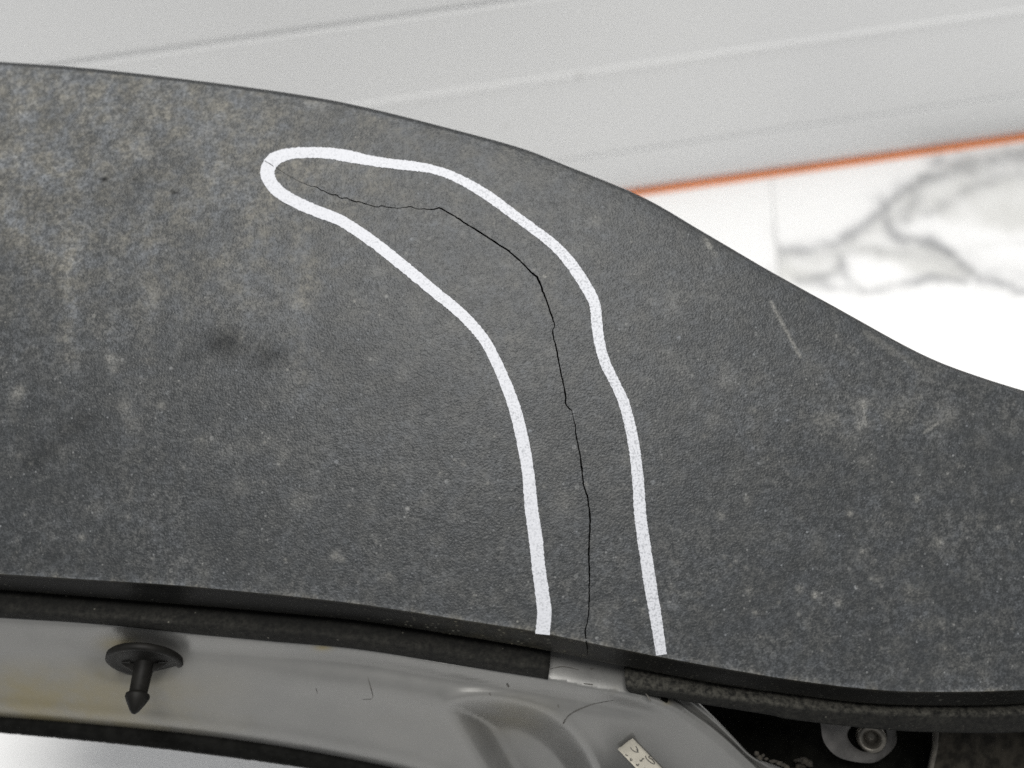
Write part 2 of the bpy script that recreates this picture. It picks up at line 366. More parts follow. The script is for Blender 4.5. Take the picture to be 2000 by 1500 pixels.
# rolled upper edge and back shell
tv = TOP(UU)
rows, jit = [], np.array([noise.noise((u / 40, 3, 0)) for u in UU]) * 0.15
for dv, dz in ((EDGE, 0), (4.0, .0008), (1.5, .0022), (0, .0045), (3, .008), (30, .0095)):
    vv_ = tv + dv + jit * (dv < EDGE); rows.append(P(UU, vv_, D(UU, tv + EDGE) + dz))
V, F = loft(rows)
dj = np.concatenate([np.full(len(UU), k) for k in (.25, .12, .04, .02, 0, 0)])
mesh('rolled_edge', V, F, TRIM, trim, True, {'dust': dj, 'darken': np.concatenate([np.full(len(UU), k) for k in (0.1, .45, .7, .7, .7, .7)])})  # colour darkens as the edge rolls back
bk = []
for t in np.linspace(0, 1, 22):
    v_ = (tv + 30) * (1 - t) + (LLOW(UU) - 6) * t
    bk.append(P(UU, v_, D(UU, v_) + 0.0052 + 0.0043 * (1 - t) ** 4 + 0.014 * t ** 8))
V, F = loft(bk); mesh('back_shell', V, F, LINER, trim)
# lip along the lower edge
LU = np.arange(-260, 2261, 6.0)
fb, lb, bb = FLOW(LU), LLOW(LU), B(LU)
wob = np.array([noise.noise((u / 12, 9, 0)) for u in LU]) * 0.9
rows = [P(LU, fb, bb), P(LU, fb + 2.0 + wob, bb + .0006), P(LU, fb + 5 + wob, bb + .0020), P(LU, fb * .5 + lb * .5, bb + .006), P(LU, lb - 2.5, bb + .0098), P(LU, lb, bb + .0108),
        P(LU, lb - 2, bb + .0135), P(LU, lb - 16, bb + .030)]
V, F = loft(rows)
n_ = len(LU); dl = []
mid_dirt = 0.5 * np.exp(-((LU - 980) / 150) ** 2) + 0.05 * sstep(1000, 1300, LU)
for k in (.6, .08, .0, 0, .02, .10, 0, 0): dl.append(k + mid_dirt * (0.6 if k < .4 else 1))  # lowest edge row: highlight line painted in through the dust amount
sp_ = np.tile(np.exp(-((LU - 960) / 190) ** 2) + .12 * (LU > 1150) + .05, 8)
mesh('lip', V, F, LIP, trim, True, {'dust': np.concatenate(dl), 'darken': np.zeros(len(V)), 'speck': sp_})
# crack carried over the lip: a thin open notch
def ribbon(path, widths, dep, step=3.0, jit=0.0, holes=()):
    c = resample(np.column_stack([catmull(path, 10), np.interp(np.linspace(0, 1, (len(path) - 1) * 10 + 1), np.linspace(0, 1, len(path)), widths)]), step)
    t_ = np.gradient(c[:, :2], axis=0); t_ /= np.linalg.norm(t_, axis=1)[:, None]; m_ = np.stack([-t_[:, 1], t_[:, 0]], 1)
    l_ = c[:, :2] + m_ * (c[:, 2:3] / 2 + RNG.normal(0, jit, (len(c), 1))); r_ = c[:, :2] - m_ * (c[:, 2:3] / 2 + RNG.normal(0, jit, (len(c), 1)))
    return np.vstack([l_, r_[::-1]]), c
# white marker outline
mk = [(1059.5, 1239, 29), (1062, 1215, 29), (1063, 1190, 28.5), (1058.5, 1155, 28), (1051, 1100, 27), (1046, 1050, 28), (1037.5, 990, 26.5), (1031, 920, 24.5), (1018.5, 850, 25),
  (1003, 790, 24), (979.5, 730, 22.5), (950, 670, 21.5), (918, 630, 21.5), (889, 602, 22), (860, 579, 22), (800, 529, 23), (740, 481, 23), (700, 452, 23), (660, 428, 22.5), (620, 413, 23.5),
  (580, 395.5, 24), (549, 378, 25), (529, 357, 27), (522.5, 338, 29), (527, 321, 29), (541, 308, 27), (568, 300, 22.5), (600, 298, 22), (640, 299, 23), (680, 305, 24.5), (720, 313, 21), (760, 319, 20),
  (800, 323.5, 20), (840, 329.5, 17.5), (880, 342, 18), (920, 362, 19), (960, 387, 20.5), (1000, 416.5, 19.5), (1040, 446, 19.5), (1080, 477, 21), (1112, 511, 23), (1142, 555, 23.5),
  (1161, 592, 22.5), (1165.5, 630, 22.5), (1171, 670, 21.5), (1182.5, 710, 21.5), (1202, 750, 20), (1219.5, 790, 22), (1234.5, 850, 22.5), (1245.5, 930, 23), (1251, 1010, 24.5), (1262.5, 1090, 25), (1271, 1148, 25.5),
  (1284, 1225, 23.5), (1292, 1279, 21.5)]
mk = np.array(mk); mk[:, 2] -= 1.0
o_, c_ = ribbon(mk[:, :2], mk[:, 2], None, 3.0, 0.40)
ch = cr[(cr[:, 0] > 515) & (cr[:, 0] < 537)]; 
h_ = np.vstack([ch[:, :2] + np.array([[0.35, -0.6]]), (ch[:, :2] - np.array([[0.35, -0.6]]))[::-1]])
pp, tt = cdt(o_, np.vstack([c_[:, :2] + RNG.uniform(-3, 3, (len(c_), 2))]), [h_])
mesh('marker_line', P(pp[:, 0], pp[:, 1], D(pp[:, 0], pp[:, 1]) - 0.00022), tt, PAINT, trim, True, {'greyer': 0.8 * sstep(850, 1150, pp[:, 0] + 0.25 * (700 - pp[:, 1]))})  # greyer to the right: thinner paint plus uneven illumination put into colour
# smear of paint where the left line runs over the lip
ck, cc = ribbon(np.array([(1144.5, 1251), (1145.5, 1258), (1147, 1268), (1147, 1280)], float), np.array([2.6, 2.4, 2.0, .8]), None, 3.0, 0.1)
ck, ct = cdt(ck, cc[1:-1, :2])
fr_ = (ck[:, 1] - FLOW(ck[:, 0])) / (LLOW(ck[:, 0]) - FLOW(ck[:, 0]))
mesh('lip_crack', P(ck[:, 0], ck[:, 1], B(ck[:, 0]) + .0108 * np.clip(fr_, 0, 1) ** 0.9 - .0012), ct, LINER, trim)
# ------------------------------------------------------------------ rubber strips under the lip
def strip(name, label, u0, u1, ridge, low, endfn, dustv, dep=(.0190, .0145, .0121)):
    us = np.arange(u0, u1 + .1, 8.0); us[-1] = u1
    t, rd, lo, b_ = LLOW(us), ridge(us), low(us), B(us)
    wb = np.array([noise.noise((u / 25, 5, 1)) for u in us]) * 1.0
    k = endfn(us)
    rows = [P(us + k * 5, t - 14, b_ + dep[0]), P(us + k * 3, t * .6 + rd * .4, b_ + dep[1]), P(us + k, rd - 4 + wb, b_ + dep[2]), P(us, rd + wb, b_ + .0117), P(us, rd + 4 + wb, b_ + .0120),
            P(us - k * 4, lo - 3, b_ + .0150), P(us - k * 5, lo, b_ + .0158), P(us - k * 5, lo - 4, b_ + .0168), P(us, t - 10, b_ + .0205)]
    V, F = loft(rows, close=True, caps=True)
    dv = np.concatenate([np.full(len(us), x) for x in dustv])
    o = mesh(name, V, F, RUB, None, True, {'dust': dv, 'darken': np.zeros(len(V))})
    tag(o, label, 'rubber strip', 'rubber strips under the trim lip')
    return o
SL_LOW = curve([(-260, 1190), (0, 1206), (175, 1217.5), (350, 1235.5), (525, 1252), (700, 1268), (900, 1300), (1070, 1327), (1100, 1332)])
SL_R = curve([(-260, 1173), (0, 1191), (350, 1217), (700, 1249), (900, 1282), (1071, 1307), (1100, 1311)])
SR_LOW = curve([(1200, 1346), (1232, 1353), (1292, 1361), (1375, 1376), (1500, 1396), (1550, 1406), (1700, 1423), (1820, 1430), (2000, 1430), (2260, 1408)])
SR_R = curve([(1200, 1338), (1225, 1341), (1300, 1348), (1400, 1362), (1550, 1381), (1700, 1393), (1850, 1398), (2000, 1394), (2260, 1372)])
strip('rubber_strip', 'long black rubber strip above the push clip, cut off square beside the gap', -260, 1073, SL_R, SL_LOW, lambda u: np.where(u > 1068, 0.6, 0), (0.0, .02, .09, .05, .05, .03, 0, 0, 0))
s2 = strip('rubber_strip', 'dusty black rubber strip with rounded end, running above the dark opening', 1223, 2260, SR_R, SR_LOW, lambda u: np.where(u < 1230, -1.0, 0), (0.25, .40, .44, .30, .07, .05, 0, 0, 0), (.0185, .0132, .0118))

# ------------------------------------------------------------------ silver body panel
def bend(u):
    a = curve([(-260, 1192), (0, 1211), (175, 1222.5), (350, 1240), (525, 1255), (700, 1270.5), (900, 1303), (1070, 1329), (1150, 1344), (1235, 1359), (1300, 1373), (1420, 1400), (1600, 1440)])
    return a(u)
POCKET = catmull([(874, 1378), (905, 1364), (955, 1359), (1010, 1367), (1060, 1385), (1105, 1416), (1140, 1455), (1165, 1500), (1180, 1560), (1150, 1640), (1060, 1650), (990, 1570), (945, 1500), (912, 1445), (885, 1402)], 8, True)
LENSP = catmull([(755, 1262), (775, 1290), (830, 1309), (890, 1313), (945, 1304), (985, 1294), (960, 1262)], 6, True)
SEALT = curve([(-260, 1384), (0, 1401), (175, 1415), (350, 1432), (525, 1455), (700, 1486.5), (820, 1515), (960, 1570), (1100, 1640)])
SEALB = curve([(-260, 1412), (0, 1432), (175, 1448), (350, 1467), (574, 1497), (700, 1521), (820, 1552), (960, 1610), (1100, 1690)])
def signed(p, poly):
    d = dist_poly(p, poly, True); return np.where(inside(p, poly), d, -d)
def DS(p):
    u, v = p[:, 0], p[:, 1]; b_ = B(u); t = v - bend(u); mm = 0.00018
    d = b_ + .0165 + mm * (0.14 * t + 0.74 * (np.sqrt(t * t + 30) - 5.5))
    d -= np.where(np.abs(t) < 3, 0, 0)
    tt_ = np.clip(t, 0, None)
    # soft channel below the bend and rounded rib further down
    wl = 0.7 + 0.3 * sstep(300, 800, u)
    d += wl * 0.0026 * np.exp(-((tt_ - 26) / 17) ** 2) * (tt_ > 0) * sstep(-100, 500, u) * sstep(1330, 1180, u)
    d -= wl * 0.0024 * np.exp(-((tt_ - 72) / 26) ** 2) * sstep(450, 650, u) * sstep(1050, 880, u)
    s = signed(p, POCKET)
    d += 0.0170 * sstep(-4, 62, s) - 0.0009 * np.exp(-((s + 4) / 11) ** 2)
    s2_ = signed(p, LENSP)
    d -= 0.0006 * sstep(-12, 14, s2_) * np.clip((v - 1258) / 50, 0, 1)
    # dimple pressed in round the clip
    q = ((u - 268) / 95) ** 2 + ((v - 1272) / 48) ** 2
    d += 0.0055 * np.exp(-q * q)
    # crease
    cdist = dist_poly(p, catmull([(860, 1312), (930, 1322), (990, 1338), (1060, 1345), (1120, 1350)], 6))
    d -= 0.0008 * np.exp(-(cdist / 6) ** 2)
    # roll-off along the right hand edge
    e = dist_poly(p, REDGE); d += 0.004 * np.exp(-(e / 9) ** 2) * (v > 1340)
    # roll at the seal
    e2 = SEALT(u) - v
    d -= 0.0010 * np.exp(-((e2 - 22) / 14) ** 2) * (u < 900)
    d += 0.0030 * np.exp(-(np.maximum(e2, 0) / 9)) * (u < 1000)
    return d
REDGE = catmull([(1255, 1340), (1312, 1366), (1351, 1393), (1387, 1419), (1427, 1453), (1467, 1491), (1500, 1520), (1560, 1560), (1640, 1610)], 6)
silver = thing('body_panel', 'silver grey painted body panel below the cracked trim, with a pressed oval hollow', 'body panel', tuple(P(700., 1380., 0.43)))
us = np.arange(-260, 1256, 8.0)
ol = np.vstack([np.stack([us, LLOW(us) - 22], 1), [(1262, 1300)], [(1262, 1330)], REDGE[3:], [(1640, 1690), (1300, 1690)], np.stack([us, np.minimum(SEALT(us), 1690)], 1)[us < 1090][::-1]])
gx, gy = np.meshgrid(np.arange(-254, 1640, 6.0), np.arange(1140, 1690, 6.0))
g = np.stack([gx.ravel(), gy.ravel()], 1); g = g[inside(g, ol)]; g = g[dist_poly(g, ol, True) > 3]
fine = []
for L_ in (np.stack([us, bend(us)], 1),):
    for a in resample(L_, 5): 
        for o2 in (-2, 0, 2): fine.append((a[0], a[1] + o2))
fine = np.array(fine); fine = fine[inside(fine, ol)]; fine = fine[dist_poly(fine, ol, True) > 2]
ps, ts = cdt(ol, np.vstack([g, fine]))
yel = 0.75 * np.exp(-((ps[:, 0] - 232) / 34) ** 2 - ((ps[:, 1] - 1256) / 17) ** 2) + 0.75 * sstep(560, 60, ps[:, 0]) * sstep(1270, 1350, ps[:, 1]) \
    + 0.9 * np.exp(-((ps[:, 0] - 630) / 16) ** 2 - ((ps[:, 1] - 1265) / 6) ** 2) + 0.30 * np.exp(-((ps[:, 0] - 1005) / 70) ** 2 - ((ps[:, 1] - 1400) / 35) ** 2) + .8 * np.exp(-((ps[:, 0] - 1303) / 8) ** 2 - ((ps[:, 1] - 1371) / 5) ** 2)  # reflections put into the silver colour, plus the hole's own yellow edge
stn = np.zeros(len(ps))
mesh('panel_skin', P(ps[:, 0], ps[:, 1], DS(ps)), ts, SILVER, silver, True, {'yellow': np.clip(yel, 0, 1), 'darken': stn})
# side wall, folded flange at the opening
re = resample(REDGE, 6)
ro = resample(catmull([(1300, 1330), (1340, 1352), (1370, 1377), (1400, 1405), (1437, 1444), (1467, 1475), (1493, 1487), (1527, 1500), (1580, 1525), (1660, 1570)], 6), 6)
n2 = min(len(re), len(ro)); re = re[np.linspace(0, len(re) - 1, 60).astype(int)]; ro = ro[np.linspace(0, len(ro) - 1, 60).astype(int)]
de = DS(re)
ri = ro + (re - ro) * np.array([[0.40]]) 
rows = [P(re[:, 0], re[:, 1], de), P(re[:, 0] + 3, re[:, 1] - 3, de + .007), P(ri[:, 0], ri[:, 1], de + .0008), P(ri[:, 0] + 2, ri[:, 1] - 2, de + .0006), P(ro[:, 0] - 1, ro[:, 1] + 1, de + .0026),
        P(ro[:, 0], ro[:, 1], de + .0034), P(ro[:, 0] - 2, ro[:, 1] + 2, de + .008)]
V, F = loft(rows); mesh('flange', V, F, SILVER, silver, True, {'yellow': np.zeros(len(V)), 'darken': np.concatenate([np.full(60, k) for k in (.1, .45, .4, .0, 0, .1, .3)])})  # groove between skin and rim: its shadow is painted into the colour
# black seal on the lower edge
us = np.arange(-260, 1080, 8.0); st, sb = SEALT(us), SEALB(us); ds = DS(np.stack([us, st], 1))
wb = np.array([noise.noise((u / 14, 2, 4)) for u in us]) * 1.3
rows = [P(us, st - 3, ds + .003), P(us, st, ds - .001), P(us, st * .6 + sb * .4, ds - .0025), P(us, sb - 4 + wb, ds - .001), P(us, sb + wb, ds + .002), P(us, sb - 8, ds + .007)]
V, F = loft(rows, close=True, caps=True); mesh('edge_seal', V, F, SEAL, silver, True)
# thin dark scratches and hairs lying on the panel skin
def stroke(name, path, wid, mat, parent, depth_off, depf):
    o3, c3 = ribbon(np.array(path, float), wid, None, 2.5, 0.12)
    p3, t3 = cdt(o3, c3[1:-1, :2])
    return mesh(name, P(p3[:, 0], p3[:, 1], depf(p3) - depth_off), t3, mat, parent)
for path, wd in (([(718, 1322), (723, 1340), (728, 1360), (726, 1366)], (.3, 1.5, .9, .3)), ([(617, 1345), (620, 1355)], (1.0, .7)), ([(1101, 1412), (1112, 1397), (1135, 1384), (1165, 1374), (1200, 1368)], (.8, 1.5, 1.6, 1.0, .3)),
                 ([(1100, 1414), (1104, 1406)], (3.2, 2.2)), ([(1090, 1377), (1091, 1382)], (2.5, 2)), ([(956, 1354), (958, 1358)], (3, 2)), ([(1153, 1307), (1160, 1305)], (2.2, 1.6)), ([(1140, 1335), (1158, 1337)], (1.5, 2)),
                 ([(990, 1336), (994, 1342)], (4, 3)), ([(1075, 1306), (1100, 1302), (1130, 1308)], (.8, 1.6, .8)), ([(704, 1367), (725, 1366)], (.3, .8))):
    stroke('scratch', path, wd, SCR, silver, .0002, DS)
stroke('fixing_hole', [(1293, 1361), (1301, 1367), (1302, 1372)], (13, 9, 3), LINER, silver, .0004, DS)
# twig caught under the right hand strip
tw = np.array([(1261, 1354), (1266, 1361), (1270, 1369)], float); dtw = DS(tw) - .003
V = []; F = []
for i, (q, d_) in enumerate(zip(tw, dtw)):
    for k in range(6):
        a = k * math.pi / 3; V.append(P(q[0] + 2.1 * math.cos(a), q[1] + .6 * math.cos(a), d_ + .0004 * math.sin(a)))
for i in range(2):
    for k in range(6): F.append((i * 6 + k, i * 6 + (k + 1) % 6, i * 6 + 6 + (k + 1) % 6, i * 6 + 6 + k))
F += [tuple(range(6)), tuple(range(12, 18))[::-1]]
tag(mesh('twig', V, F, SCR), 'tiny dark twig poking out below the rounded end of the right rubber strip', 'twig')

# ------------------------------------------------------------------ push clip
def lathe(profile, org, ax, n=40, sx=1.0):
    ax = np.array(ax, float); ax /= np.linalg.norm(ax); a = np.cross(ax, FW); a /= np.linalg.norm(a); b = np.cross(ax, a)
    rows = []
    th = np.linspace(0, 2 * math.pi, n + 1)
    for r, h in profile: rows.append(org + ax * h + np.outer(np.cos(th) * r, a) + np.outer(np.sin(th) * r, b))
    return loft(rows)
clo = P(283., 1291., float(DS(np.array([[283., 1291.]]))[0]) - .0065)
wv_ = (clo - CAM) / np.linalg.norm(clo - CAM); axc = RT * (-0.20) + UP * (-0.95) - wv_ * 0.36 - FW * 0.0
axc = axc - wv_ * ((axc @ wv_) + 0.36)
clip = thing('push_clip', 'black plastic push clip with round head and barbed pin, stuck in the silver panel', 'push clip', tuple(clo))
mm = 0.000193
V, F = lathe([(.0001, -.0018), (.006, -.0018), (72 * mm, -.0016), (75 * mm, -.0010), (75 * mm, .0008), (72 * mm, .0012), (66 * mm, .0013), (60 * mm, .0006), (30 * mm, .0006), (24 * mm, .0012), (.0001, .0012)], clo, axc)
mesh('clip_head', V, F, BLACK, clip)
V, F = lathe([(22 * mm, .0004), (20 * mm, .002), (18.5 * mm, .006), (17.5 * mm, .0125), (18 * mm, .0128), (23 * mm, .0133), (23.5 * mm, .0143), (18 * mm, .0165), (9 * mm, .0195), (4 * mm, .0205), (.00005, .0207)], clo, axc, 24)
mesh('clip_pin', V, F, BLACK, clip)
for s_ in (-1, 1):      # moulded ribs beside the pin
    a = np.cross(axc / np.linalg.norm(axc), FW); a /= np.linalg.norm(a); b = np.cross(axc / np.linalg.norm(axc), a); ax_ = axc / np.linalg.norm(axc)
    V = []
    for h in (.0011, .0042):
        for q, r in ((18, -3), (46 if h < .002 else 20, -3), (46 if h < .002 else 20, 3), (18, 3)): V.append(clo + ax_ * h + a * s_ * q * mm + b * r * mm)
    mesh('rib', V, [(0, 1, 2, 3), (4, 5, 6, 7), (0, 1, 5, 4), (1, 2, 6, 5), (2, 3, 7, 6), (3, 0, 4, 7)], BLACK, clip, False)

# ------------------------------------------------------------------ paper tag on the silver panel
tagc = np.array([(1206, 1463), (1236, 1442), (1345, 1553), (1312, 1572)], float)
def tagpt(s, t):   # s along short side, t along length
    a = tagc[0] * (1 - t) + tagc[3] * t; b_ = tagc[1] * (1 - t) + tagc[2] * t; return a * (1 - s) + b_ * s
pt = thing('paper_tag', 'torn cream paper tag with handwriting, stuck on the silver panel', 'paper tag', tuple(P(1250., 1480., float(DS(np.array([[1250., 1480.]]))[0]))))
ss, tt2 = np.meshgrid(np.linspace(0, 1, 9), np.linspace(0, 1, 26))
q = np.array([tagpt(a, b_) for a, b_ in zip(ss.ravel(), tt2.ravel())]); q[:, 1] += np.where(tt2.ravel() < .01, RNG.normal(0, .8, len(q)), 0)
dq = DS(q) - .0008 - .0015 * np.exp(-(tt2.ravel() / .06) ** 2)
Vt = P(q[:, 0], q[:, 1], dq); Vb = P(q[:, 0], q[:, 1], dq + .0002)
Fg = [(j * 9 + i, j * 9 + i + 1, j * 9 + i + 10, j * 9 + i + 9) for j in range(25) for i in range(8)]
nb = len(Vt); ring = list(range(9)) + [j * 9 + 8 for j in range(1, 26)] + [225 + i for i in range(7, -1, -1)] + [j * 9 for j in range(24, 0, -1)]
Fs = [(ring[i], ring[(i + 1) % len(ring)], ring[(i + 1) % len(ring)] + nb, ring[i] + nb) for i in range(len(ring))]
mesh('paper', np.vstack([Vt, Vb]), Fg + [tuple(nb + i for i in f[::-1]) for f in Fg] + Fs, PAPER, pt)
def dtag(p): return DS(p) - .0008 - .0015 * np.exp(-(np.linalg.norm(p - np.array([1221, 1452]), axis=1) / 9) ** 2)
for path, wd in (([(1230, 1452), (1230, 1456), (1234, 1464), (1240, 1468), (1245, 1469), (1246, 1465), (1242, 1458), (1236, 1453), (1231, 1453)], 1.5), ([(1243, 1463), (1247, 1470)], 1.5),
                 ([(1221, 1474), (1226, 1476)], 1.6), ([(1233, 1481), (1230, 1484), (1233, 1486), (1235, 1483)], 1.9), ([(1243, 1492), (1245, 1496), (1248, 1492)], 1.9), ([(1250, 1484), (1252, 1488), (1255, 1482), (1258, 1482)], 1.9),
                 ([(1261, 1476), (1262, 1481), (1268, 1487), (1276, 1492), (1279, 1491), (1274, 1484), (1266, 1479), (1271, 1477)], 1.6), ([(1258, 1500), (1264, 1506), (1262, 1510)], 1.8), ([(1276, 1504), (1284, 1512), (1288, 1508)], 1.8)):
    stroke('ink_mark', path, np.full(len(path), wd), INK, pt, .00012, dtag)

# ------------------------------------------------------------------ inside the dark opening
uu, vv2 = np.meshgrid(np.linspace(1180, 2260, 28), np.linspace(1290, 1720, 12))
q = np.stack([uu.ravel(), vv2.ravel()], 1)
dq = B(q[:, 0]) + .075 + .012 * np.sin(q[:, 0] / 70) - .00009 * (q[:, 1] - 1290)
ln = mesh('inner_liner', P(q[:, 0], q[:, 1], dq), [(j * 28 + i, j * 28 + i + 1, j * 28 + i + 29, j * 28 + i + 28) for j in range(11) for i in range(27)], LINER)
tag(ln, 'black plastic liner seen deep inside the opening at the lower right', 'liner')
sol = ln.modifiers.new('thick', 'SOLIDIFY'); sol.thickness = .003
# rounded tab with a bolt through its hole
tb0 = float(B(1680.)) + .033
tabo = thing('mounting_tab', 'grey rounded metal tab hanging below the rubber strip, with a bolt through its hole', 'mounting tab', tuple(P(1690., 1445., tb0)))
to = catmull([(1600, 1392), (1603, 1415), (1609, 1448), (1630, 1474), (1660, 1486), (1702, 1490), (1728, 1478), (1750, 1453), (1750, 1424), (1750, 1392)], 6)
ti = catmull([(1655, 1432), (1660, 1449), (1672, 1461), (1687, 1468), (1710, 1466), (1727, 1452), (1732, 1436), (1726, 1419), (1700, 1410), (1670, 1414)], 5, True)
dt = lambda p: tb0 + (p[:, 0] - 1680) * 0.00010 + (p[:, 1] - 1440) * -0.00003
gx, gy = np.meshgrid(np.arange(1596, 1756, 8.0), np.arange(1390, 1494, 8.0)); g = np.stack([gx.ravel(), gy.ravel()], 1)
g = g[inside(g, to) & ~inside(g, ti)]; g = g[(dist_poly(g, to, True) > 3) & (dist_poly(g, ti, True) > 3)]
p4, t4 = cdt(to, g, [ti])
e4 = np.minimum(dist_poly(p4, to), dist_poly(p4, ti, True))
d4 = dt(p4) + .0012 * np.exp(-(e4 / 4) ** 2)
mesh('tab_plate', P(p4[:, 0], p4[:, 1], d4), t4, TAB, tabo)
for nm, lp in (('tab_rim', np.vstack([to, to[:1]])), ('hole_rim', np.vstack([ti, ti[:1]]))):
    d5 = dt(lp) + .0012; V, F = loft([P(lp[:, 0], lp[:, 1], d5), P(lp[:, 0], lp[:, 1], d5 + .004)]); mesh(nm, V, F, TAB if nm == 'tab_rim' else SEAL, tabo)
bo = P(1702., 1442., tb0 + .004); axb = -FW * .93 + UP * 0.15 - RT * .28
bt = 0.000195
V, F = lathe([(29 * bt, -.008), (29 * bt, 0), (28 * bt, .0012), (25 * bt, .0020), (19 * bt, .0019), (17 * bt, .0010), (15 * bt, .0008), (14 * bt, -.0035), (.0001, -.0036)], bo, axb, 36)
mesh('bolt', V, F, BOLT, tabo)
# dark bracket at the right
bd = float(B(1880.)) + .030
fr = np.array([(1834, 1420), (1960, 1418), (2260, 1412), (2260, 1700), (1780, 1700), (1800, 1590), (1824, 1500), (1832, 1460)], float)
sd = np.array([(1822, 1420), (1820, 1460), (1811, 1500), (1786, 1590), (1762, 1700)], float); fl = np.array([(1834, 1420), (1832, 1460), (1824, 1500), (1800, 1590), (1780, 1700)], float)
gx, gy = np.meshgrid(np.arange(1790, 2250, 14.0), np.arange(1424, 1700, 14.0)); g = np.stack([gx.ravel(), gy.ravel()], 1)
g = g[inside(g, fr)]; g = g[dist_poly(g, fr, True) > 5]
p5, t5 = cdt(fr, g)
d5 = bd + .00006 * (p5[:, 0] - 1830) + .0000 * p5[:, 1] + .003 * np.exp(-((p5[:, 0] - 1960) / 45) ** 2) + np.array([noise.noise((a / 30, b_ / 30, 2)) for a, b_ in p5]) * .0006
br = thing('plastic_bracket', 'dark brown dusty plastic bracket at the lower right corner under the strip', 'bracket', tuple(P(1900., 1470., bd)))
mesh('bracket_face', P(p5[:, 0], p5[:, 1], d5), t5, BRKT, br)
f2_ = resample(fl, 8); s2_ = resample(sd, 8); m_ = min(len(f2_), len(s2_)); f2_, s2_ = f2_[np.linspace(0, len(f2_) - 1, m_).astype(int)], s2_[np.linspace(0, len(s2_) - 1, m_).astype(int)]
V, F = loft([P(f2_[:, 0], f2_[:, 1], np.full(m_, bd)), P(f2_[:, 0] - 3, f2_[:, 1], np.full(m_, bd - .0008)), P(s2_[:, 0] + 2, s2_[:, 1], np.full(m_, bd + .002)), P(s2_[:, 0], s2_[:, 1], np.full(m_, bd + .012))])
mesh('bracket_edge', V, F, plain('bracket_edge_pale', (0.055, 0.05, 0.042), .85, 500, .0003, .5, 160), br)  # edge strip coloured lighter than the bracket face
# crumbs caught at the flange corner
V, F = [], []
def lump(u, v, d, r, sq=1.0):
    bm = bmesh.new(); bmesh.ops.create_icosphere(bm, subdivisions=2, radius=1); c0 = P(u, v, d); off = len(V)
    for x in bm.verts:
        p = np.array(x.co) * r * (1 + .75 * noise.noise(Vector(x.co) * 2.3 + Vector((u, v, 0)))) * np.array([1, sq, sq]); V.append(c0 + p[0] * RT + p[1] * UP + p[2] * FW)
    for f in bm.faces: F.append(tuple(off + x.index for x in f.verts))
    bm.verts.ensure_lookup_table(); bm.free()
dc = float(de[30]) + .003
for u, v, r, s_ in ((1478, 1472, .0014, .8), (1484, 1480, .0017, .7), (1497, 1482, .0013, .6), (1510, 1487, .0024, .4), (1522, 1490, .0020, .5), (1530, 1494, .0014, .7), (1490, 1476, .0009, 1), (1536, 1499, .0016, .8)):
    lump(u, v, dc - .0002, r * .75, s_)
o = mesh('dirt_crumbs', V, F, CRUMB); o['kind'] = 'stuff'; tag(o, 'brown dirt crumbs and leaf bits caught in the corner of the silver flange', 'dirt')
V, F = [], []
for k in range(16): lump(1553 + RNG.uniform(0, 36), 1492 + RNG.uniform(-8, 30), dc + .010 + RNG.uniform(0, .008), RNG.uniform(.0008, .0026), RNG.uniform(.5, 1))
for k in range(10):
    a = P(1565 + RNG.uniform(-10, 20), 1490 + RNG.uniform(-6, 12), dc + .002)
o = mesh('mud_clump', V, F, CRUMB); tag(o, 'dusty brown clump of dried mud inside the dark opening beside the flange', 'mud clump')

# ------------------------------------------------------------------ floor of marble tiles
Z = np.array([0, 0, 1.0])
fl_ = lambda u, v: on_plane(np.array([u], float), np.array([v], float), (0, 0, 0), Z)[0]
j0, j1 = fl_(1512, 420), fl_(1519, 520)
jd = (j0 - j1); jd /= np.linalg.norm(jd); jn = np.array([jd[1], -jd[0], 0])        # jn points to the right of the joint
floor = bpy.data.objects.new('floor', None); COL.objects.link(floor); floor['kind'] = 'structure'; floor.location = (0, 0, 0)
def rect(a0, a1, b0, b1): return [j0 + jn * a + jd * b_ for a, b_ in ((a0, b0), (a1, b0), (a1, b1), (a0, b1))]
r = rect(-3.2, 3.2, -3.2, 3.2); V = [np.array([*p[:2], -.0035]) for p in r] + [np.array([*p[:2], -.03]) for p in r]
mesh('grout_bed', V, [(0, 1, 2, 3), (7, 6, 5, 4), (0, 4, 5, 1), (1, 5, 6, 2), (2, 6, 7, 3), (3, 7, 4, 0)], GROUT, floor, False)
VEINS = [([(1519, 492), (1560, 489), (1600, 483), (1645, 467), (1690, 440), (1725, 408), (1755, 380), (1800, 352), (1850, 338)], 9, .55), ([(1519, 503), (1570, 496), (1640, 490)], 12, .25),
  ([(1725, 395), (1732, 425), (1738, 450), (1765, 468), (1815, 475), (1850, 490), (1875, 512), (1905, 538), (1950, 552), (2010, 566), (2100, 580)], 10, .62), ([(1860, 500), (1920, 535), (1990, 545)], 22, .3),
  ([(1560, 545), (1590, 545), (1625, 535), (1650, 520)], 8, .5), ([(1570, 543), (1595, 552), (1610, 550)], 8, .5), ([(1645, 500), (1642, 525), (1665, 552), (1700, 566), (1745, 560), (1785, 548), (1840, 546), (1885, 552)], 6, .55),
  ([(1600, 555), (1640, 563), (1690, 567)], 6, .4), ([(1655, 492), (1720, 488), (1790, 500), (1850, 503)], 8, .3), ([(1760, 370), (1790, 385), (1760, 430)], 12, .4), ([(1835, 315), (1880, 325), (1950, 312), (2040, 290)], 14, .5),
  ([(1805, 420), (1850, 395), (1910, 362), (2020, 330)], 9, .32), ([(1860, 300), (1940, 335), (2050, 345)], 9, .3), ([(1800, 500), (1900, 480), (2040, 470)], 9, .14)]
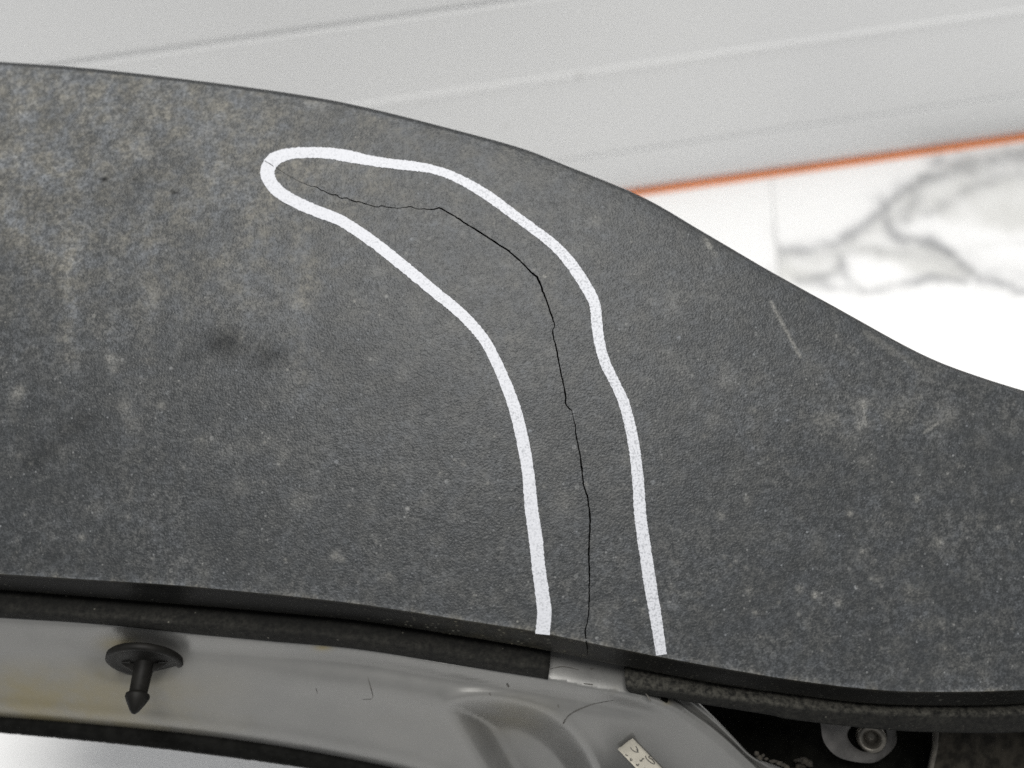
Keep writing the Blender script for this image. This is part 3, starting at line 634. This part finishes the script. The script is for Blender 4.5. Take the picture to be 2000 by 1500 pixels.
WASH = [np.array(catmull([(1470, 545), (1519, 497), (1600, 487), (1670, 455), (1740, 390), (1800, 350), (1850, 335), (1880, 380), (1780, 430), (1740, 450), (1830, 475), (1905, 535), (1830, 545), (1700, 500), (1650, 500), (1640, 530), (1590, 552), (1520, 550)], 4, True)),
        np.array(catmull([(1780, 360), (1850, 320), (2060, 280), (2100, 400), (2000, 450), (1900, 440), (1820, 420)], 4, True))]
VEINS_L = [([(1519, 440), (1515, 470), (1519, 490)], 5, .3), ([(1500, 535), (1519, 520)], 10, .2)]
FRONT = [([(30, 1420), (60, 1520), (70, 1620)], 14, .25), ([(140, 1430), (150, 1500), (130, 1620)], 18, .30), ([(300, 1470), (420, 1560)], 20, .15)]
def unproject(xy):
    p = np.column_stack([xy, np.zeros(len(xy))]) - CAM; d = p @ FW
    return np.stack([1000 + (p @ RT) / d / K * 2000, 750 - (p @ UP) / d / K * 2000], 1)
def veinfield(px, veins, washes):
    wv = np.array([(noise.noise((a / 34, b_ / 22, 0)) * 9 + noise.noise((a / 11, b_ / 9, 4)) * 3, noise.noise((a / 34, b_ / 22, 7)) * 8 + noise.noise((a / 11, b_ / 9, 8)) * 3) for a, b_ in px])
    q = px + wv; v = np.zeros(len(px)); g_ = np.zeros(len(px))
    for ln_, r_, k in veins:
        r_ = r_ * 1.3; k = min(1.0, k * 1.2); dd_ = dist_poly(q, catmull(ln_, 5)); v = np.maximum(v, 0.85 * k * (0.65 * np.exp(-(dd_ / r_) ** 2) + 0.35 * np.exp(-dd_ / (r_ * 1.6))))
    for w_ in washes:
        s_ = dist_poly(q, w_, True); s_ = np.where(inside(q, w_), s_, -s_); g_ = np.maximum(g_, 0.75 * sstep(-14, 12, s_))
    return v, g_
def tile(a0, a1, b0, b1, box, veins, washes, label=None):
    r = [p[:2] for p in rect(a0 + .00025, a1 - .00025, b0 + .00025, b1 - .00025)]
    ob = np.vstack([resample(np.array([r[i], r[(i + 1) % 4]]), .03)[:-1] for i in range(4)])
    inn = np.zeros((0, 2))
    if box:
        gx, gy = np.meshgrid(np.arange(box[0], box[2], 6.0), np.arange(box[1], box[3], 6.0)); pp_ = on_plane(gx.ravel(), gy.ravel(), (0, 0, 0), Z)[:, :2]
        inn = pp_[inside(pp_, ob)]; inn = inn[dist_poly(inn, ob, True) > .0015]
    x_ = np.arange(-3, 3, .12); cx, cy = np.meshgrid(x_, x_); co = np.stack([cx.ravel(), cy.ravel()], 1); co = co[inside(co, ob)]; co = co[dist_poly(co, ob, True) > .03] if len(co) else co
    if box and len(co):
        pu = unproject(co); co = co[~((pu[:, 0] > box[0] - 30) & (pu[:, 0] < box[2] + 30) & (pu[:, 1] > box[1] - 30) & (pu[:, 1] < box[3] + 30))]
    p_, t_ = cdt(ob, np.vstack([inn, co]))
    px = unproject(p_); ok = np.zeros(len(p_), bool)
    ve, wa = np.zeros(len(p_)), np.zeros(len(p_))
    if veins:
        ok = ((np.column_stack([p_, np.zeros(len(p_))]) - CAM) @ FW) > .1
        ok &= (px[:, 0] > -300) & (px[:, 0] < 2300) & (px[:, 1] > -100) & (px[:, 1] < 1800)
        if ok.any(): ve[ok], wa[ok] = veinfield(px[ok], veins, washes)
    top = np.column_stack([p_, np.zeros(len(p_))]); nt = len(top)
    # skirt
    bi = [int(np.argmin(np.linalg.norm(p_ - q_, axis=1))) for q_ in ob]
    sk = np.column_stack([ob, np.full(len(ob), -.003)])
    Fs = [(bi[i], bi[(i + 1) % len(bi)], nt + (i + 1) % len(bi), nt + i) for i in range(len(bi))]
    mesh('tile', np.vstack([top, sk]), [tuple(x) for x in t_[:, ::-1]] + Fs, MARBLE, floor, False, {'vein': np.concatenate([ve, np.zeros(len(ob))]), 'wash': np.concatenate([wa, np.zeros(len(ob))])})
tile(0, .6, -.55, .65, (1500, 250, 2080, 800), VEINS, WASH)
tile(-.6, 0, -.55, .65, (1230, 330, 1540, 600), VEINS_L, [])
tile(.6, 1.2, -.55, .65, None, [], []); tile(-1.2, -.6, -.55, .65, (-100, 1400, 700, 1600), FRONT, [])
tile(0, .6, -1.75, -.55, None, [], []); tile(-.6, 0, -1.75, -.55, (-100, 1400, 700, 1600), FRONT, [])
tile(-1.2, -.6, -1.75, -.55, (-100, 1400, 700, 1600), FRONT, [])

# ------------------------------------------------------------------ grey panel standing on the floor behind
A_, B_ = fl_(1253, 385), fl_(2000, 278)
pe = (B_ - A_) / np.linalg.norm(B_ - A_); pn = np.array([-pe[1], pe[0], 0.0])
def pz(u, v): return float(on_plane(np.array([u], float), np.array([v], float), A_, pn)[0][2])
def prow(a, b_): return A_ + np.outer(xs, pe) + pn * a + np.array([0, 0, b_])
z3 = .5 * (pz(1100, 312) + pz(2000, 188)); z2 = .5 * (pz(700, 208) + pz(2000, 20)); z1 = .5 * (pz(148, 124) + pz(855, 20))
prof = [(.026, .0020), (.0085, .0022), (.0056, .0042), (.0034, .0085), (.0017, .0145), (.0005, .022), (0, .031)]
def groove(z, w=.0022, dp=.0014): return [(0, z - w), (dp * .8, z - w * .35), (dp, z), (dp * .8, z + w * .35), (0, z + w)]
prof += groove(z3) + [(0, z2 - .004), (-.0007, z2 - .0012), (-.0010, z2), (-.0007, z2 + .0015), (.0002, z2 + .003)] + [(.0002, z1 - .006)] + groove(z1, .0034, .0022) + [(0, z1 + .06), (0, .55), (.034, .56), (.034, .0020)]
xs = np.linspace(-1.1, 1.1, 120)
rows = [prow(a, b_) for a, b_ in prof]
V, F = loft(rows, close=True, caps=True)
pan = thing('ribbed_panel', 'pale grey ribbed panel with an orange bottom rim, standing on the marble floor behind', 'panel', tuple(A_))
o = mesh('panel_sheet', V, F, PANEL, pan, False, {'darken': np.zeros(len(V))})
rr = [(.004, 0.0002), (.0014, .0003), (.0014, .0009), (.007, .0014), (.020, .0019), (.03, .0019), (.03, .0002)]
V, F = loft([prow(a, b_) for a, b_ in rr], close=True, caps=True)
mesh('rim', V, F, ORANGE, pan, False)
